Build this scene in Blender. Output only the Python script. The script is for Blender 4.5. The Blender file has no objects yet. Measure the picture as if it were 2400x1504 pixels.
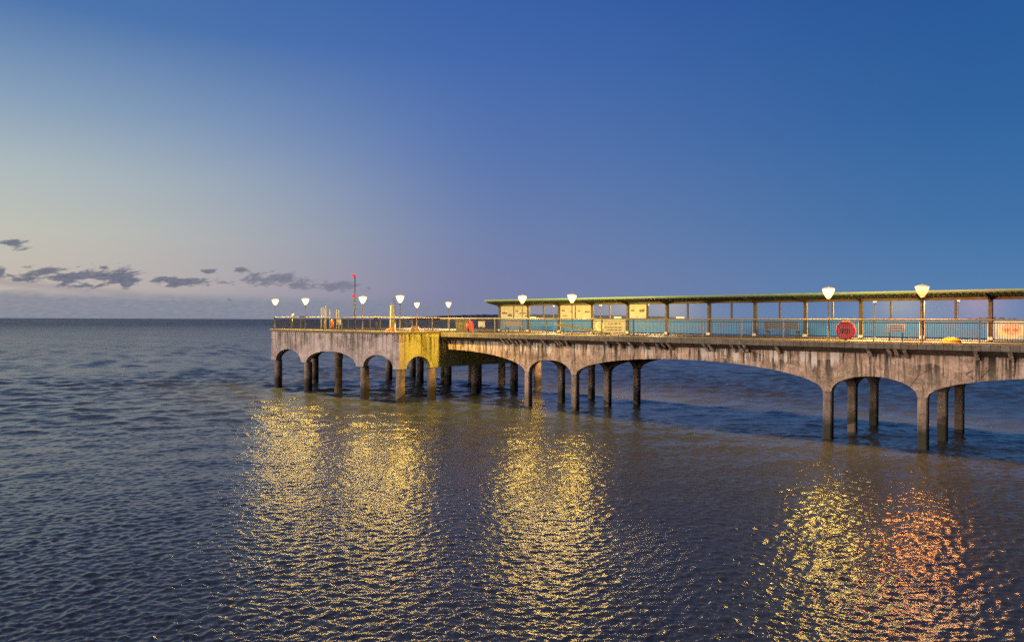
import bpy, bmesh, math, random
import numpy as np
from mathutils import Vector, Matrix
R = math.radians
random.seed(7)
sc = bpy.context.scene
C = sc.collection

# ------------------------------------------------------------------ frame of the place
# world: +X toward the shore along the pier, +Y across the pier away from the viewer, water at z = 0
YAW = R(42.5)
D = Vector((-math.sin(YAW), math.cos(YAW), 0))      # viewing direction on plan
RT = Vector((math.cos(YAW), math.sin(YAW), 0))
FPX = 1740.0
CAMZ = 7.0
def X_at(px, Y):
    """x of the point on the line y=Y that stands along the bearing of photo column px"""
    v = D + RT * ((px - 1200) / FPX)
    return v.x / v.y * Y
def lin(r, g, b):
    f = lambda c: (c/255/12.92) if c/255 <= .04045 else ((c/255+.055)/1.055)**2.4
    return (f(r), f(g), f(b), 1)

# ------------------------------------------------------------------ object helpers
def tag(o, label=None, cat=None, group=None, kind=None):
    if label: o['label'] = label
    if cat: o['category'] = cat
    if group: o['group'] = group
    if kind: o['kind'] = kind
    return o
def empty(name, loc, label, cat, group=None, rz=0):
    o = bpy.data.objects.new(name, None); C.objects.link(o)
    o.location = loc; o.rotation_euler = (0, 0, rz); o.empty_display_size = .3
    return tag(o, label, cat, group)
class MB:
    def __init__(s): s.v = []; s.f = []; s.sm = []
    def add(s, vs, fs, smooth=False):
        n = len(s.v); s.v += [tuple(v) for v in vs]
        for f in fs: s.f.append([i+n for i in f]); s.sm.append(smooth)
    def box(s, x0, x1, y0, y1, z0, z1):
        s.add([(x0,y0,z0),(x1,y0,z0),(x1,y1,z0),(x0,y1,z0),(x0,y0,z1),(x1,y0,z1),(x1,y1,z1),(x0,y1,z1)],
              [(0,3,2,1),(4,5,6,7),(0,1,5,4),(1,2,6,5),(2,3,7,6),(3,0,4,7)])
        return s
    def bar(s, a, b, w, h=None):
        """rectangular bar from a to b"""
        a = Vector(a); b = Vector(b); h = h or w
        d = (b-a).normalized()
        up = Vector((0,0,1)) if abs(d.z) < .95 else Vector((0,1,0))
        sx = d.cross(up).normalized()*w/2; sy = sx.cross(d).normalized()*h/2
        vs = [a-sx-sy,a+sx-sy,a+sx+sy,a-sx+sy,b-sx-sy,b+sx-sy,b+sx+sy,b-sx+sy]
        s.add(vs, [(0,3,2,1),(4,5,6,7),(0,1,5,4),(1,2,6,5),(2,3,7,6),(3,0,4,7)])
        return s
    def tube(s, a, b, r0, r1=None, n=10):
        a = Vector(a); b = Vector(b); r1 = r0 if r1 is None else r1
        d = (b-a).normalized(); up = Vector((0,0,1)) if abs(d.z) < .9 else Vector((1,0,0))
        x = d.cross(up).normalized(); y = d.cross(x)
        vs = []
        for p, r in ((a,r0),(b,r1)):
            for i in range(n):
                t = 2*math.pi*i/n; vs.append(p + x*r*math.cos(t) + y*r*math.sin(t))
        s.add(vs, [(i,(i+1)%n,n+(i+1)%n,n+i) for i in range(n)], True)
        s.add(vs[:n], [tuple(range(n))[::-1]]); s.add(vs[n:], [tuple(range(n))])
        return s
    def lathe(s, prof, n=20, c=(0,0,0), smooth=True, cap=True):
        vs = []
        for r, z in prof:
            for i in range(n):
                t = 2*math.pi*i/n; vs.append((c[0]+r*math.cos(t), c[1]+r*math.sin(t), c[2]+z))
        fs = []
        for k in range(len(prof)-1):
            for i in range(n):
                fs.append((k*n+i, k*n+(i+1)%n, (k+1)*n+(i+1)%n, (k+1)*n+i))
        s.add(vs, fs, smooth)
        if cap:
            s.add(vs[:n], [tuple(range(n))[::-1]]); s.add(vs[-n:], [tuple(range(n))])
        return s
    def prism(s, poly, axis, t0, t1):
        """closed 2-D outline extruded along axis: 'x' -> poly in (y,z); 'y' -> poly in (x,z)"""
        n = len(poly)
        mk = (lambda p,t:(t,p[0],p[1])) if axis == 'x' else (lambda p,t:(p[0],t,p[1]))
        vs = [mk(p,t0) for p in poly] + [mk(p,t1) for p in poly]
        s.add(vs, [tuple(range(n))[::-1], tuple(range(n,2*n))] + [(i,(i+1)%n,n+(i+1)%n,n+i) for i in range(n)])
        return s
    def build(s, name, mat, parent=None, bevel=0, loc=None):
        me = bpy.data.meshes.new(name)
        me.from_pydata(s.v, [], s.f); me.update()
        me.polygons.foreach_set('use_smooth', s.sm)
        bm = bmesh.new(); bm.from_mesh(me)
        bmesh.ops.recalc_face_normals(bm, faces=bm.faces)
        if bevel:
            bmesh.ops.remove_doubles(bm, verts=bm.verts, dist=1e-5)
            es = [e for e in bm.edges if len(e.link_faces)==2 and e.calc_face_angle(0) > .6]
            bmesh.ops.bevel(bm, geom=es, offset=bevel, segments=1, affect='EDGES', clamp_overlap=True)
        bm.to_mesh(me); bm.free()
        if mat: me.materials.append(mat)
        o = bpy.data.objects.new(name, me); C.objects.link(o)
        if parent: o.parent = parent
        if loc: o.location = loc
        return o
def copy_tree(o, parent=None):
    c = o.copy(); C.objects.link(c); c.parent = parent
    for ch in list(o.children): copy_tree(ch, c)
    return c

# ------------------------------------------------------------------ materials
def new_mat(name):
    m = bpy.data.materials.new(name); m.use_nodes = True
    nt = m.node_tree; nt.nodes.clear()
    out = nt.nodes.new('ShaderNodeOutputMaterial'); b = nt.nodes.new('ShaderNodeBsdfPrincipled')
    nt.links.new(b.outputs[0], out.inputs[0])
    return m, nt, b, out
class NT:
    def __init__(s, nt): s.nt = nt
    def n(s, t, **kw):
        x = s.nt.nodes.new(t)
        for k, v in kw.items(): setattr(x, k, v)
        return x
    def set(s, sock, v):
        if isinstance(v, bpy.types.NodeSocket): s.nt.links.new(v, sock)
        else: sock.default_value = v
    def math(s, op, a, b=0, c=0, clamp=False):
        x = s.n('ShaderNodeMath', operation=op); x.use_clamp = clamp
        for i, v in enumerate((a,b,c)): s.set(x.inputs[i], v)
        return x.outputs[0]
    def mix(s, f, a, b, blend='MIX'):
        x = s.n('ShaderNodeMix', data_type='RGBA', blend_type=blend)
        s.set(x.inputs['Factor'], f); s.set(x.inputs[6], a); s.set(x.inputs[7], b)
        return x.outputs[2]
    def rng(s, v, a, b, c=0., d=1., smooth=False):
        x = s.n('ShaderNodeMapRange'); x.clamp = True
        if smooth: x.interpolation_type = 'SMOOTHSTEP'
        for i, q in enumerate((v,a,b,c,d)): s.set(x.inputs[i], q)
        return x.outputs[0]
    def pos(s): return s.n('ShaderNodeNewGeometry').outputs['Position']
    def scale(s, v, x, y, z, rz=0):
        m = s.n('ShaderNodeMapping'); s.set(m.inputs[0], v); m.inputs['Scale'].default_value = (x,y,z)
        m.inputs['Rotation'].default_value = (0,0,rz); return m.outputs[0]
    def noise(s, v, sc_, det=4, rough=.55, dist=0):
        x = s.n('ShaderNodeTexNoise'); s.set(x.inputs['Vector'], v); x.inputs['Scale'].default_value = sc_
        x.inputs['Detail'].default_value = det; x.inputs['Roughness'].default_value = rough
        x.inputs['Distortion'].default_value = dist; return x.outputs[0]
    def sep(s, v):
        x = s.n('ShaderNodeSeparateXYZ'); s.set(x.inputs[0], v); return x.outputs
    def bump(s, h, dist, strength=1., nrm=None):
        x = s.n('ShaderNodeBump'); s.set(x.inputs['Height'], h); x.inputs['Distance'].default_value = dist
        x.inputs['Strength'].default_value = strength
        if nrm is not None: s.set(x.inputs['Normal'], nrm)
        return x.outputs[0]

def simple(name, col, rough=.6, metal=0, var=.25, nscale=6., bump=.003):
    m, nt, b, _ = new_mat(name); N = NT(nt)
    co = N.n('ShaderNodeTexCoord').outputs['Object']
    f = N.noise(co, nscale, 5)
    a = tuple(c*(1-var) for c in col[:3])+(1,); d = tuple(min(1,c*(1+var)) for c in col[:3])+(1,)
    N.set(b.inputs['Base Color'], N.mix(N.rng(f,.3,.7), a, d))
    N.set(b.inputs['Roughness'], N.rng(f,.3,.7,max(.05,rough-.12),min(1,rough+.12)))
    b.inputs['Metallic'].default_value = metal
    if bump: N.set(b.inputs['Normal'], N.bump(f, bump))
    return m

def concrete(name, base, dark, streak=1., white=0., z_top=5.5, lines=0.0, rust=.25, tide=False):
    m, nt, b, _ = new_mat(name); N = NT(nt)
    p = N.pos(); X, Y, Z = N.sep(p)
    big = N.noise(p, .45, 5, .6); fine = N.noise(p, 7., 6, .7); mid = N.noise(p, 2.2, 5, .65)
    col = N.mix(N.rng(mid,.3,.72), dark, base)
    col = N.mix(N.math('MULTIPLY', N.rng(big,.48,.7), .45), col, tuple(c*.6 for c in dark[:3])+(1,))
    pale = tuple(min(1,c*1.35) for c in base[:3])+(1,)
    col = N.mix(N.math('MULTIPLY', N.rng(fine,.56,.7), .45), col, pale)
    col = N.mix(N.math('MULTIPLY', N.rng(fine,.45,.33), .8), col, tuple(c*.35 for c in dark[:3])+(1,))
    # water runs: narrow in plan, long in height, fading down from the top edge
    pv = N.scale(p, 2.1, 2.1, .12)
    s1 = N.noise(pv, 1.9, 4, .6, .15)
    pw = N.scale(p, 5., 5., .2)
    s2 = N.noise(pw, 1.5, 3, .6)
    fall = N.rng(Z, z_top-2.6, z_top-.1, .12, 1.)
    k = N.math('MULTIPLY', N.rng(s1,.51,.57), fall)
    k = N.math('MULTIPLY', k, .92*streak, clamp=True)
    col = N.mix(k, col, (.030,.024,.018,1))
    k2 = N.math('MULTIPLY', N.math('MULTIPLY', N.rng(s2,.54,.60), fall), .7*streak)
    col = N.mix(k2, col, (.045,.034,.024,1))
    if rust:
        s3 = N.noise(N.scale(p, .9,.9,.25), 1.3, 4, .6)
        col = N.mix(N.math('MULTIPLY', N.rng(s3,.56,.68), rust), col, (.20,.085,.035,1))
    if white:
        s4 = N.noise(N.scale(p, 2.6,2.6,.10), 1.7, 3, .55)
        lo = N.math('ADD', z_top-1.75, N.math('MULTIPLY', N.noise(N.scale(p,3,3,.01), 2.3, 2), 1.3))
        zone = N.math('MULTIPLY', N.rng(Z, lo, N.math('ADD', lo, .35)), N.rng(N.noise(N.scale(p,.16,.16,.01),1.,2),.38,.52))
        col = N.mix(N.math('MULTIPLY', N.math('MULTIPLY', N.rng(s4,.52,.57), zone), white), col, (.62,.56,.50,1))
    if lines:
        # board and pour joints
        h = N.math('PINGPONG', N.math('ADD', X, Y), lines/2)
        col = N.mix(N.math('MULTIPLY', N.rng(h,.02,.0), .6), col, (.03,.025,.02,1))
        z2 = N.math('ABSOLUTE', N.math('SUBTRACT', Z, N.math('ADD', 3.62, N.math('MULTIPLY', mid, .03))))
        col = N.mix(N.math('MULTIPLY', N.rng(z2,.022,.0), .6), col, (.03,.025,.02,1))
    if tide:
        zz = N.math('ADD', Z, N.math('MULTIPLY', mid, .7))
        col = N.mix(N.math('MULTIPLY', N.rng(zz,1.75,1.15), .92), col, (.018,.017,.012,1))
        col = N.mix(N.math('MULTIPLY', N.rng(zz,2.9,1.3), .4), col, (.05,.048,.022,1))
    # hairline cracks and patch repairs
    vo = N.n('ShaderNodeTexVoronoi', feature='DISTANCE_TO_EDGE'); wob = N.n('ShaderNodeVectorMath', operation='ADD'); N.set(wob.inputs[0], p)
    cx_ = N.n('ShaderNodeCombineXYZ'); N.set(cx_.inputs[0], mid); N.set(cx_.inputs[2], mid); N.set(wob.inputs[1], cx_.outputs[0]); N.set(vo.inputs['Vector'], wob.outputs[0]); vo.inputs['Scale'].default_value = .55
    ck = N.math('MULTIPLY', N.rng(vo.outputs['Distance'], .014, .003), N.rng(big, .46, .56))
    col = N.mix(N.math('MULTIPLY', ck, .75), col, (.02,.016,.012,1))
    v2 = N.n('ShaderNodeTexVoronoi'); N.set(v2.inputs['Vector'], N.scale(p, .55,.55,.8)); v2.inputs['Scale'].default_value = 1.; vs_ = N.sep(v2.outputs['Color'])
    col = N.mix(N.math('MULTIPLY', N.rng(vs_[0], .70, .72), .22), col, pale)
    N.set(b.inputs['Base Color'], col)
    b.inputs['Roughness'].default_value = .88
    hgt = N.math('ADD', N.math('MULTIPLY', fine, .6), N.math('MULTIPLY', mid, .8))
    N.set(b.inputs['Normal'], N.bump(hgt, .05))
    return m

M = {}
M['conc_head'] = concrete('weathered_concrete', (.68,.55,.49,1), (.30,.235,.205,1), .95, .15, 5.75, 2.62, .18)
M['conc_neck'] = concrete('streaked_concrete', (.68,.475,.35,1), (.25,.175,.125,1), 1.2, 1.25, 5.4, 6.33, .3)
M['conc_end'] = concrete('lamplit_concrete', (.60,.55,.20,1), (.40,.36,.12,1), 1.0, 0, 5.6, 0, .1)  # yellow lamp glow put into the wall colour, paler than the other concrete
M['conc_pile'] = concrete('tidal_concrete', (.44,.32,.24,1), (.15,.11,.085,1), .8, 0, 4.2, 0, .25, True)
M['conc_dark'] = concrete('dark_concrete', (.16,.125,.10,1), (.09,.07,.055,1), .8, 0, 5.4, 0, .2)  # darker concrete for inner, back and under-edge parts
def coping_mat():
    m, nt, b, _ = new_mat('coping_blocks'); N = NT(nt)
    p = N.pos(); X, Y, Z = N.sep(p)
    f = N.noise(p, 5, 6, .7); g = N.noise(p, .8, 4)
    cell = N.math('FLOOR', N.math('DIVIDE', X, .42)); 
    wn = N.n('ShaderNodeTexWhiteNoise', noise_dimensions='1D'); N.set(wn.inputs['W'], cell)
    col = N.mix(N.rng(f,.3,.7), (.10,.085,.065,1), (.24,.20,.16,1))
    col = N.mix(N.math('MULTIPLY', wn.outputs[0], .5), col, (.09,.075,.05,1))
    col = N.mix(N.rng(g,.5,.68,0,.6), col, (.07,.065,.03,1))
    j = N.math('PINGPONG', X, .21)
    col = N.mix(N.math('MULTIPLY', N.rng(j,.018,.004), .8), col, (.02,.017,.014,1))
    N.set(b.inputs['Base Color'], col); b.inputs['Roughness'].default_value = .9
    N.set(b.inputs['Normal'], N.bump(N.math('SUBTRACT', f, N.rng(j,.02,.0)), .02))
    return m
M['coping'] = coping_mat()
def plank_mat():
    m, nt, b, _ = new_mat('deck_planks'); N = NT(nt)
    p = N.pos(); X, Y, Z = N.sep(p)
    cell = N.math('FLOOR', N.math('DIVIDE', X, .14))
    wn = N.n('ShaderNodeTexWhiteNoise', noise_dimensions='1D'); N.set(wn.inputs['W'], cell)
    f = N.noise(N.scale(p,8,.7,1), 2., 5, .6)
    col = N.mix(wn.outputs[0], (.07,.052,.03,1), (.125,.095,.05,1))
    col = N.mix(N.rng(f,.35,.7,0,.5), col, (.055,.042,.027,1))
    j = N.math('PINGPONG', X, .07)
    col = N.mix(N.rng(j,.008,.002), col, (.02,.016,.01,1))
    N.set(b.inputs['Base Color'], col); b.inputs['Roughness'].default_value = .7
    N.set(b.inputs['Normal'], N.bump(N.math('ADD', f, N.rng(j,.0,.012)), .006))
    return m
M['deck'] = plank_mat()
M['kerb'] = simple('pale_kerb_timber', (.17,.135,.07,1), .7, 0, .35, 3)
M['dark_metal'] = simple('dark_painted_steel', (.030,.030,.032,1), .45, .3, .4, 9)
M['grey_metal'] = simple('grey_painted_steel', (.09,.085,.08,1), .45, .3, .35, 9)
M['handrail'] = simple('varnished_handrail', (.26,.21,.12,1), .35, 0, .25, 4)
M['bars'] = simple('railing_bars', (.012,.012,.013,1), .85, 0, .3, 9)
M['roof'] = simple('green_roof_sheet', (.018,.045,.034,1), .7, 0, .3, 2)
M['roof_edge'] = simple('pale_green_fascia', (.055,.115,.10,1), .6, 0, .3, 2)
M['shelter_post'] = simple('brown_shelter_timber', (.024,.017,.012,1), .7, 0, .35, 5)
M['header'] = simple('brown_header_board', (.036,.026,.019,1), .7, 0, .3, 3)
M['blue'] = simple('blue_panel_paint', (.008,.10,.36,1), .6, 0, .3, 1.3, .002)
M['white'] = simple('white_paint', (.46,.44,.42,1), .5, 0, .1, 5)
M['cream'] = simple('cream_board', (.20,.185,.145,1), .5, 0, .05, 2, .0)
M['ink'] = simple('printed_picture', (.018,.016,.015,1), .6, 0, .6, 14, .0)
M['red'] = simple('red_plastic', (.60,.028,.02,1), .4, 0, .12, 4)
M['orange'] = simple('orange_red_plastic', (.50,.05,.015,1), .4, 0, .12, 4)
M['yellow'] = simple('yellow_plastic', (.42,.27,.03,1), .45, 0, .15, 3)
M['bench'] = simple('bench_timber', (.12,.08,.05,1), .6, 0, .4, 7)
M['bench_dark'] = simple('dark_bench_timber', (.035,.024,.018,1), .6, 0, .4, 7)
M['black'] = simple('black_iron', (.018,.018,.02,1), .5, .2, .4, 8)
M['lattice'] = simple('pale_timber', (.11,.095,.065,1), .6, 0, .25, 4)
M['pole_white'] = simple('weathered_white_pole', (.13,.125,.12,1), .6, 0, .2, 5)
M['alu'] = simple('brushed_aluminium', (.035,.034,.032,1), .6, .1, .15, 8)
M['brown'] = simple('red_brown_timber', (.15,.05,.03,1), .6, 0, .3, 6)
M['skin_pink'] = simple('printed_pink', (.40,.24,.19,1), .5, 0, .2, 5, 0)
M['print_yellow'] = simple('printed_yellow', (.42,.39,.24,1), .5, 0, .1, 5, 0)
M['print_green'] = simple('printed_green', (.15,.28,.17,1), .5, 0, .2, 5, 0)
def glass_mat():
    m, nt, b, out = new_mat('window_glass'); N = NT(nt)
    nt.nodes.remove(b)
    tr = N.n('ShaderNodeBsdfTransparent'); tr.inputs[0].default_value = (.90,.95,.97,1)
    gl = N.n('ShaderNodeBsdfGlossy'); gl.inputs['Roughness'].default_value = .4
    mx = N.n('ShaderNodeMixShader')
    mx.inputs[0].default_value = .008; N.set(mx.inputs[1], tr.outputs[0]); N.set(mx.inputs[2], gl.outputs[0])
    nt.links.new(mx.outputs[0], out.inputs[0])
    return m
M['glass'] = glass_mat()
def emit(name, col, st):
    m, nt, b, out = new_mat(name); nt.nodes.remove(b)
    e = nt.nodes.new('ShaderNodeEmission'); e.inputs[0].default_value = col; e.inputs[1].default_value = st
    nt.links.new(e.outputs[0], out.inputs[0]); return m
LAMP_W = 5200.
def lantern_mat(name, col, st):
    m, nt, b, out = new_mat(name); nt.nodes.remove(b); N = NT(nt)
    e = N.n('ShaderNodeEmission'); e.inputs[0].default_value = col; e.inputs[1].default_value = st
    t = N.n('ShaderNodeBsdfTransparent'); t.inputs[0].default_value = (.9,.9,.9,1)
    ad = N.n('ShaderNodeAddShader'); N.set(ad.inputs[0], e.outputs[0]); N.set(ad.inputs[1], t.outputs[0])
    nt.links.new(ad.outputs[0], out.inputs[0]); m.cycles.emission_sampling = 'NONE'; return m
LCOL = {'y': (1,.63,.10), 'o': (1,.34,.07), 'f': (1,.60,.24)}
M['lamp_yellow'] = lantern_mat('lit_lantern_yellow', (1,.78,.36,1), 1.1)
M['lamp_orange'] = lantern_mat('lit_lantern_orange', (1,.40,.12,1), 1.1)
M['lamp_far'] = lantern_mat('lit_lantern_warm', (1,.76,.42,1), .75)
def opal_cap():
    m, nt, b, out = new_mat('glowing_opal_cap'); b.inputs['Base Color'].default_value = (.5,.45,.35,1)
    b.inputs['Emission Color'].default_value = (1,.62,.2,1); b.inputs['Emission Strength'].default_value = .55
    m.cycles.emission_sampling = 'NONE'; return m
M['opal_cap'] = opal_cap()
def bulb(key):
    l = bpy.data.lights.new('bulb', 'POINT'); l.energy = LAMP_W*(1.1 if key == 'f' else 1); l.color = LCOL[key]; l.shadow_soft_size = .22
    return l
M['lamp_red'] = emit('lit_red_signal', (1,.03,.04,1), 1.8)

# ------------------------------------------------------------------ sea
def build_sea():
    rng = np.random.default_rng(3)
    # rings of the sheet grow with distance, finest on the pier side
    rs = [4.0]
    while rs[-1] < 14: rs.append(rs[-1]*1.02)
    while rs[-1] < 55: rs.append(rs[-1]*1.0025)
    while rs[-1] < 110: rs.append(rs[-1]*1.0032)
    while rs[-1] < 420: rs.append(rs[-1]*1.0065)
    while rs[-1] < 45000: rs.append(rs[-1]*1.05)
    rs = np.array(rs)
    mid = math.atan2(D.y, D.x)
    fine = np.arange(-46, 46.01, .115); coarse = np.concatenate([np.arange(48, 312, 4.)])
    ang = np.radians(np.concatenate([fine, coarse])) + mid
    nr, na = len(rs), len(ang)
    A, Rr = np.meshgrid(ang, rs)
    x = Rr*np.cos(A); y = Rr*np.sin(A); z = np.zeros_like(x)
    sp = np.maximum(np.gradient(rs)[:,None]*np.ones((1,na)), Rr*np.radians(.115))
    nw = 170
    lam = np.exp(rng.uniform(np.log(.12), np.log(.75), nw))
    base = mid + math.pi + R(6)
    th = base + rng.normal(0, R(52), nw)
    ph = rng.uniform(0, 2*math.pi, nw)
    # slope share per wave: even over the octaves, a little less for long ones
    sl = .17*math.sqrt(2)/math.sqrt(nw) * np.clip((.42/lam)**.5, .5, 1.5)
    dx = np.zeros_like(x); dy = np.zeros_like(x)
    for i in range(nw):
        k = 2*math.pi/lam[i]; a = sl[i]/k
        w = np.clip((lam[i]/sp - 2.2)/1.2, 0, 1)
        p = k*(x*math.cos(th[i]) + y*math.sin(th[i])) + ph[i]
        z += a*w*np.sin(p)
        q = a*w*.95*np.cos(p); dx += q*math.cos(th[i]); dy += q*math.sin(th[i])
    # longer waves out on the open water beyond the lee of the pier
    for i in range(44):
        lm = math.exp(rng.uniform(math.log(.9), math.log(6.))); k = 2*math.pi/lm; t_ = base + rng.normal(0, R(38)); f_ = rng.uniform(0, 6.28)
        a = .15*math.sqrt(2/44)/k*np.clip((Rr-22)/55, 0, 1)*np.clip((lm/sp-2.2)/1.2, 0, 1)*np.clip((420-Rr)/150, 0, 1)
        p = k*(x*math.cos(t_)+y*math.sin(t_))+f_; z += a*np.sin(p); q = a*.9*np.cos(p); dx += q*math.cos(t_); dy += q*math.sin(t_)
    # slick and ruffled patches
    pat = .5+.5*np.sin(x*.11+1.3*np.sin(y*.07+.4))*np.sin(y*.13-.6+1.1*np.sin(x*.05)); pat = .68+.6*pat
    z *= pat; dx *= pat; dy *= pat
    x = x+dx; y = y+dy
    z[Rr > 420] = 0
    z[:, len(fine):] = 0
    vs = np.stack([x,y,z], -1).reshape(-1,3)
    i = np.arange(nr-1)[:,None]*na; j = np.arange(na)[None,:]; j2 = (j+1) % na
    f = np.stack([i+j, i+j2, i+na+j2, i+na+j], -1).reshape(-1,4)[:, ::-1]
    me = bpy.data.meshes.new('sea')
    cen = len(vs); vs = np.vstack([vs, [[0,0,0]]])
    tri = np.stack([np.arange(na), np.full(na, cen), (np.arange(na)+1) % na], -1)[:, ::-1]
    me.vertices.add(len(vs)); me.vertices.foreach_set('co', vs.ravel())
    nl = f.size + tri.size
    me.loops.add(nl); me.loops.foreach_set('vertex_index', np.concatenate([f.ravel(), tri.ravel()]).astype(np.int32))
    npoly = len(f)+len(tri); me.polygons.add(npoly)
    st = np.concatenate([np.arange(len(f))*4, f.size+np.arange(len(tri))*3]).astype(np.int32)
    me.polygons.foreach_set('loop_start', st)
    me.update(calc_edges=True); me.validate()
    me.polygons.foreach_set('use_smooth', np.ones(len(me.polygons), dtype=bool))
    if me.polygons[0].normal.z < 0: me.flip_normals()
    o = bpy.data.objects.new('sea', me); C.objects.link(o); tag(o, kind='structure')
    m, nt, b, _ = new_mat('sea_water'); N = NT(nt)
    p = N.pos(); ca = YAW
    q1 = N.scale(p, 1.0, 1.7, 1, -ca); q2 = N.scale(p, .8, 1.6, 1, -ca+.35); q3 = N.scale(p,.5,1.5,1,-ca-.2); q4 = N.scale(p,.35,1.3,1,-ca+.1)
    n1 = N.noise(q1, 6.5, 2, .5, .4); n2 = N.noise(q2, 2.0, 3, .6, .4); n3 = N.noise(q3, .16, 5, .65); n4 = N.noise(q4, .03, 5, .65)
    # calmer and rougher patches of water; the open sea beyond the pier is rougher than its lee
    gust = N.noise(N.scale(p,.4,1.,1,-ca), .035, 4, .55)
    amp = N.rng(gust,.35,.65,.7,1.25)
    PX_, PY_, PZ_ = N.sep(p)
    dist = N.math('SQRT', N.math('ADD', N.math('MULTIPLY', PX_, PX_), N.math('MULTIPLY', PY_, PY_)))
    off = N.rng(dist, 55, 320, 0, 1)
    h = N.math('ADD', N.math('MULTIPLY', n1, .013), N.math('MULTIPLY', n2, N.math('ADD', .030, N.math('MULTIPLY', off, .20))))
    h = N.math('ADD', h, N.math('MULTIPLY', n3, N.math('ADD', .06, N.math('MULTIPLY', off, 2.0))))
    h = N.math('ADD', h, N.math('MULTIPLY', n4, N.math('MULTIPLY', N.rng(dist, 150, 1200, 0, 1), 14.)))
    h = N.math('MULTIPLY', h, amp)
    N.set(b.inputs['Normal'], N.bump(h, 1.0))
    b.inputs['Base Color'].default_value = (.055,.061,.064,1)
    N.set(b.inputs['Roughness'], N.rng(dist, 110, 900, .14, .36))
    b.inputs['IOR'].default_value = 1.34
    me.materials.append(m)
build_sea()

# ------------------------------------------------------------------ far coast
def ridge(name, pts, dist, mat, depth=900, jag=.0, kind='structure'):
    """range of hills along bearings (photo columns) at a distance, pts = (column, height m)"""
    rng = np.random.default_rng(5); mb = MB(); cols = []
    xs = np.linspace(pts[0][0], pts[-1][0], 220)
    hs = np.interp(xs, [p[0] for p in pts], [p[1] for p in pts])
    wob = sum(np.sin(xs/l+rng.uniform(0,6))*l for l in (9,17,31,53)); hs = hs*(1+.05*wob/60)
    if jag: hs = hs*(1+jag*rng.normal(0,1,len(xs)))
    hs = np.maximum(hs, 0)
    for px, h in zip(xs, hs):
        v = (D + RT*((px-1200)/FPX)).normalized()
        for r, hh in ((dist-depth,-2),(dist-depth*.45,h*.45),(dist,h),(dist+depth*.6,h*.6),(dist+depth*1.4,-2)):
            q = v*r; cols.append((q.x,q.y,hh + (0 if hh < 0 else rng.normal(0,h*.03))))
    fs = [(i*5+k,(i+1)*5+k,(i+1)*5+k+1,i*5+k+1) for i in range(len(xs)-1) for k in range(4)]
    mb.add(cols, fs, False)
    o = mb.build(name, mat); tag(o, kind=kind); return o
M['hill'] = simple('far_hill_heath', (.035,.045,.065,1), .95, 0, .3, .004, 0)
M['wood'] = simple('far_trees', (.02,.03,.035,1), .95, 0, .4, .05, 0)
ridge('hills', [(915,0),(945,14),(985,38),(1040,57),(1100,66),(1175,78),(1250,76),(1330,70),(1420,66),(1490,66),(1540,58),(1600,40),(1660,20),(1720,9)], 9000, M['hill'], 1200)
ridge('coast_hills', [(1640,0),(1700,8),(1900,9),(2100,9),(2250,11),(2420,12),(2600,16),(2800,0)], 6500, M['hill'], 700)
def far_wood():
    rng = np.random.default_rng(11); mb = MB()
    for px in np.arange(2215, 2620, 2.2):
        v = (D + RT*((px-1200)/FPX)).normalized(); r = 2600+rng.uniform(-120,160)
        h = (12 + 8*math.sin((px-2215)/70)**2)*min(1,(px-2200)/60)*rng.uniform(.75,1.15)
        q = v*r; w = rng.uniform(4,8)
        a = [rng.uniform(.7,1.2) for _ in range(8)]
        ring = [(q.x+math.cos(t)*w*a[i], q.y+math.sin(t)*w*a[i]) for i,t in enumerate(np.linspace(0,2*math.pi,8,endpoint=False))]
        vs = [(x,y,-.5) for x,y in ring]+[(q.x+(x-q.x)*.9,q.y+(y-q.y)*.9,h*.55) for x,y in ring]+[(q.x+(x-q.x)*.45,q.y+(y-q.y)*.45,h*rng.uniform(.85,1)) for x,y in ring]
        fs = [(k*8+i,k*8+(i+1)%8,(k+1)*8+(i+1)%8,(k+1)*8+i) for k in range(2) for i in range(8)]+[tuple(range(16,24))]
        mb.add(vs, fs)
    o = mb.build('far_woodland', M['wood']); tag(o, kind='stuff')
far_wood()

# ------------------------------------------------------------------ pier structure
ZN, ZH = 5.86, 5.95            # deck tops: walkway, head
HX0, HX1 = -70.1, -49.3        # head ends
HY0, HY1 = 39.7, 58.8
NY0, NY1 = 44.3, 55.4          # walkway edges
NX1 = 16.0
ROWS = (45.45, 49.75, 54.05)
BENTS = (-39.8, -35.0, -16.0, -10.9, 8.2, 13.2)
pier = empty('pier', (-20, 50, 0), 'long concrete pier on slim piles with shallow arches over the sea', 'pier')
PI_ = pier.matrix_world
def part(mb, name, mat, parent=None, bevel=0):
    o = mb.build(name, mat, parent or pier, bevel)
    if parent is None: o.location = (20,-50,0)
    return o
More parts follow.
